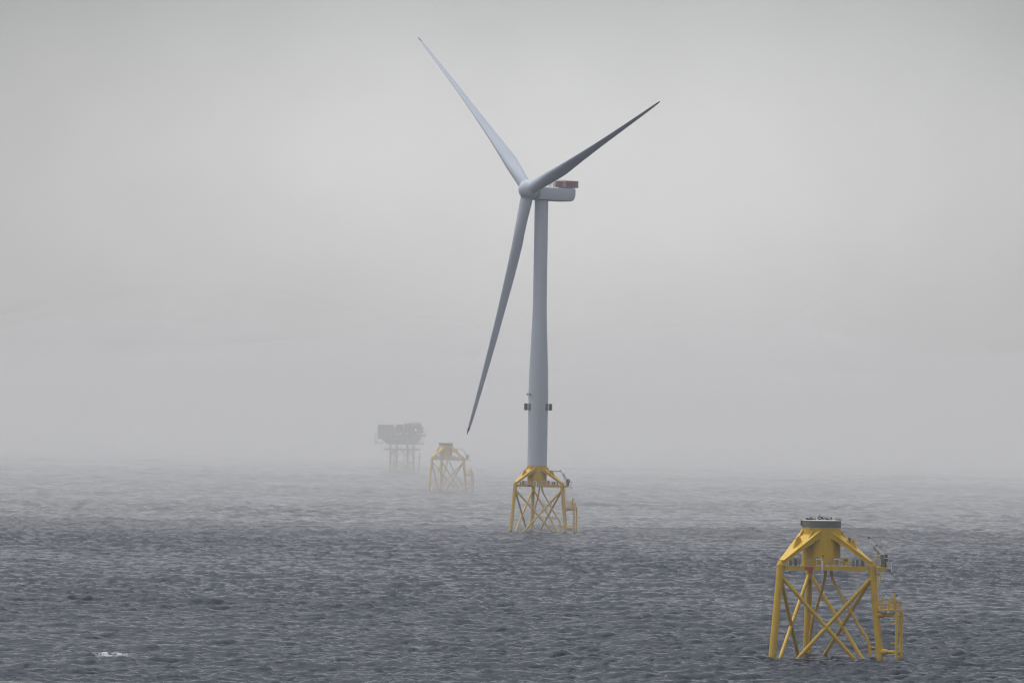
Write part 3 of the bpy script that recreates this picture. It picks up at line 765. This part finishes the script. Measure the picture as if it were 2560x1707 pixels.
for py in (402, 560):
    mb = MB()
    for i in range(30):
        x = sx(160) + (sx(1190) - sx(160)) * i / 29; mb.bar((x, -9.35, sz(py)), (x, -9.35, sz(py - 40)), .09)
    mb.bar((sx(160), -9.35, sz(py - 40)), (sx(1190), -9.35, sz(py - 40)), .1); mb.box(sx(155), sx(1193), -9.45, -9.01, sz(py) - .25, sz(py)); mb.build('walkway', 'grey', ss)

# ------------------------------------------------------------------ birds
def bird_mesh(kind):
    mb = MB()
    if kind == 'sit':      # crouched, low
        mb.path([(-.34, 0, .06), (-.22, 0, .10), (-.06, 0, .14), (.10, 0, .15), (.19, 0, .18), (.235, 0, .235), (.285, 0, .265), (.33, 0, .265), (.40, 0, .255)], [.012, .05, .10, .105, .07, .045, .05, .035, .008], 10)
    if kind == 'stand':    # upright
        mb.path([(-.22, 0, .10), (-.14, 0, .17), (-.06, 0, .26), (.02, 0, .36), (.06, 0, .46), (.07, 0, .54), (.10, 0, .60), (.15, 0, .605), (.22, 0, .59)], [.012, .05, .10, .105, .07, .042, .048, .035, .008], 10)
    if kind == 'lean':     # leaning forward, head down
        mb.path([(-.34, 0, .42), (-.24, 0, .37), (-.10, 0, .30), (.03, 0, .22), (.12, 0, .15), (.17, 0, .10), (.215, 0, .085), (.25, 0, .075), (.31, 0, .05)], [.012, .06, .115, .115, .075, .045, .05, .035, .008], 10)
    for s in (-1, 1):
        if kind in ('stand', 'sit', 'lean'):
            z1 = {'sit': .10, 'stand': .24, 'lean': .22}[kind]
            mb.path([(-.01, s * .045, 0), (-.02, s * .045, z1)], .012, 6)
            mb.bar((-.02, s * .045, .006), (.07, s * .05, .006), .05, .012)
        zz = {'sit': .15, 'stand': .28, 'lean': .31}[kind]
        a, b = {'sit': ((.10, .17), (-.30, .09)), 'stand': ((.05, .40), (-.18, .12)), 'lean': ((.06, .23), (-.32, .42))}[kind]
        mb.path([(a[0], s * .095, a[1]), ((a[0] + b[0]) / 2, s * .105, (a[1] + b[1]) / 2), (b[0], s * .03, b[1])], [.03, .055, .008], 8)
    return mb
BG = 'birds perched on the nearest jacket'
AX = Vector((52.66, 1199.85))
birds = [  # x offset in metres on the cover, pose, facing, colour, size, label
    (-2.40, 'sit', 180, 'bird', .95, 'flat crouching dark bird, leftmost on the grey ringed jacket top'),
    (-2.10, 'sit', 170, 'bird', 1.05, 'low dark bird just right of the leftmost bird on the jacket top'),
    (-1.72, 'lean', 20, 'birdgrey', 1.1, 'slanting grey bird bowing down, in the left cluster on the jacket top'),
    (-1.52, 'sit', 10, 'bird', .8, 'small dark bird hunched right beside the slanting grey bird'),
    (-1.16, 'sit', 80, 'bird', .9, 'small round dark bird alone between left cluster and tall bird'),
    (-0.55, 'stand', 15, 'birdgrey', 1.25, 'tallest upright grey bird on the jacket top'),
    (-0.38, 'sit', 190, 'bird', .85, 'dark squat bird at the feet of the tall upright bird'),
    (0.05, 'lean', 0, 'bird', 1.15, 'black bird tilted head down to the right, near the middle of the jacket top'),
    (0.87, 'sit', 170, 'bird', 1.25, 'plump dark bird sitting apart, just right of the middle'),
    (1.52, 'stand', 80, 'bird', .85, 'upright dark bird standing alone, right of the plump bird'),
    (2.38, 'stand', 100, 'birdgrey', .7, 'faint greyish brown upright bird near the right end of the jacket top'),
    (2.75, 'sit', 10, 'birdgrey', .85, 'small grey bird low by the right edge, left of the last bird'),
    (3.02, 'sit', 180, 'birdgrey', .9, 'pale greyish bird, rightmost on the jacket top'),
]
cache = {}
for dx, pose, face, cm, sz_, lab in birds:
    dy = -math.sqrt(max(0.2, 3.1 ** 2 - dx * dx)) * 0.55
    z = 23.04 + 0.08 * (1 - math.hypot(dx, dy) / 3.42)
    key = (pose, cm)
    if key not in cache: o = bird_mesh(pose).build('bird', cm); cache[key] = o.data
    else: o = bpy.data.objects.new('bird', cache[key]); COL.objects.link(o)
    o.location = (AX.x + dx, AX.y + dy, z); o.rotation_euler = (0, 0, R_(face)); o.scale = (sz_ * 1.2, sz_ * 1.2, sz_ * 1.2)
    tag(o, lab, 'bird', BG)
# one bird on the wing
fb = MB()
fb.path([(-.42, 0, 0), (-.25, 0, .01), (0, 0, .02), (.2, 0, .03), (.32, 0, .05), (.42, 0, .05), (.52, 0, .03)], [.02, .07, .12, .10, .06, .06, .01], 10)
for s in (-1, 1):
    sec = []
    for t, yq, zq, c_ in ((0, .08, .05, .30), (.3, .35, .22, .27), (.6, .62, .26, .22), (.85, .9, .16, .13), (1, 1.08, .08, .03)):
        sec.append([(.12 - .15 * t, s * yq, zq + .018), (.12 - .15 * t - c_ * .4, s * yq, zq + .03), (.12 - .15 * t - c_, s * yq, zq), (.12 - .15 * t - c_ * .4, s * yq, zq - .012)])
    fb.rings(sec)
fo = fb.build('bird', 'birdgrey')
fo.location = (-39.0, 2600.0, 50.6); fo.scale = (0.5, 0.5, 0.5); fo.rotation_euler = (R_(8), R_(-5), R_(75))
tag(fo, 'tiny grey bird flying in the misty sky above the dark platform', 'bird')

# ------------------------------------------------------------------ mist
def vol_mat(name, col, dens, aniso=0.0):
    m = bpy.data.materials.new(name); m.use_nodes = True
    t = m.node_tree; t.nodes.remove(t.nodes['Principled BSDF'])
    v = t.nodes.new('ShaderNodeVolumePrincipled'); v.inputs['Color'].default_value = (*col, 1)
    v.inputs['Density'].default_value = dens; v.inputs['Anisotropy'].default_value = aniso
    t.links.new(v.outputs[0], t.nodes['Material Output'].inputs['Volume'])
    return m
M['haze'] = vol_mat('haze_air', (0.997, 0.991, 0.983), 6.6e-5, 0.0)
M['bank'] = vol_mat('fog_air', (0.997, 0.991, 0.983), 5.3e-4, 0.0)
hz = MB(); hz.box(-3000, 3000, -300, 9000, -9, 216)
hzo = hz.build('haze', 'haze'); hzo['kind'] = 'stuff'
# a low bank of sea fog beyond the turbine, thin at its front edge
fbm = MB()
rng = np.random.default_rng(5)
xs = np.linspace(-2600, 2600, 121); ys = np.array([2100, 2450, 2950, 3200, 3500, 3800, 4100, 4400, 4700, 5000, 5300, 5650.])
zt = np.where(ys < 2950, [1.5, 19] + [0] * 10, 41.0 + 0.030 * (ys - 2950))
vs = []; nx, ny = len(xs), len(ys)
for j, y in enumerate(ys):
    for i, x in enumerate(xs):
        w = noise.noise((x / 210.0, y / 420.0, 3.1)) + 0.5 * noise.noise((x / 90.0, y / 190.0, 7.7))
        vs.append((x, y, zt[j] if zt[j] < 41 else 41 + (zt[j] - 41) * (1 + 0.8 * w)))
for j, y in enumerate(ys):
    for i, x in enumerate(xs): vs.append((x, y, -4.0))
fs = []; o2 = nx * ny
for j in range(ny - 1):
    for i in range(nx - 1):
        a = j * nx + i; fs.append((a, a + 1, a + nx + 1, a + nx)); fs.append((o2 + a, o2 + a + nx, o2 + a + nx + 1, o2 + a + 1))
for j in range(ny - 1):
    for i in (0, nx - 1):
        a = j * nx + i; fs.append((a, a + nx, o2 + a + nx, o2 + a))
for i in range(nx - 1):
    for j in (0, ny - 1):
        a = j * nx + i; fs.append((a, a + 1, o2 + a + 1, o2 + a))
fbm.add(vs, fs)
fbo = fbm.build('fog_bank', 'bank'); fbo['kind'] = 'stuff'; fbo['label'] = 'pale bank of sea fog lying on the water beyond the turbine'; fbo['category'] = 'fog'
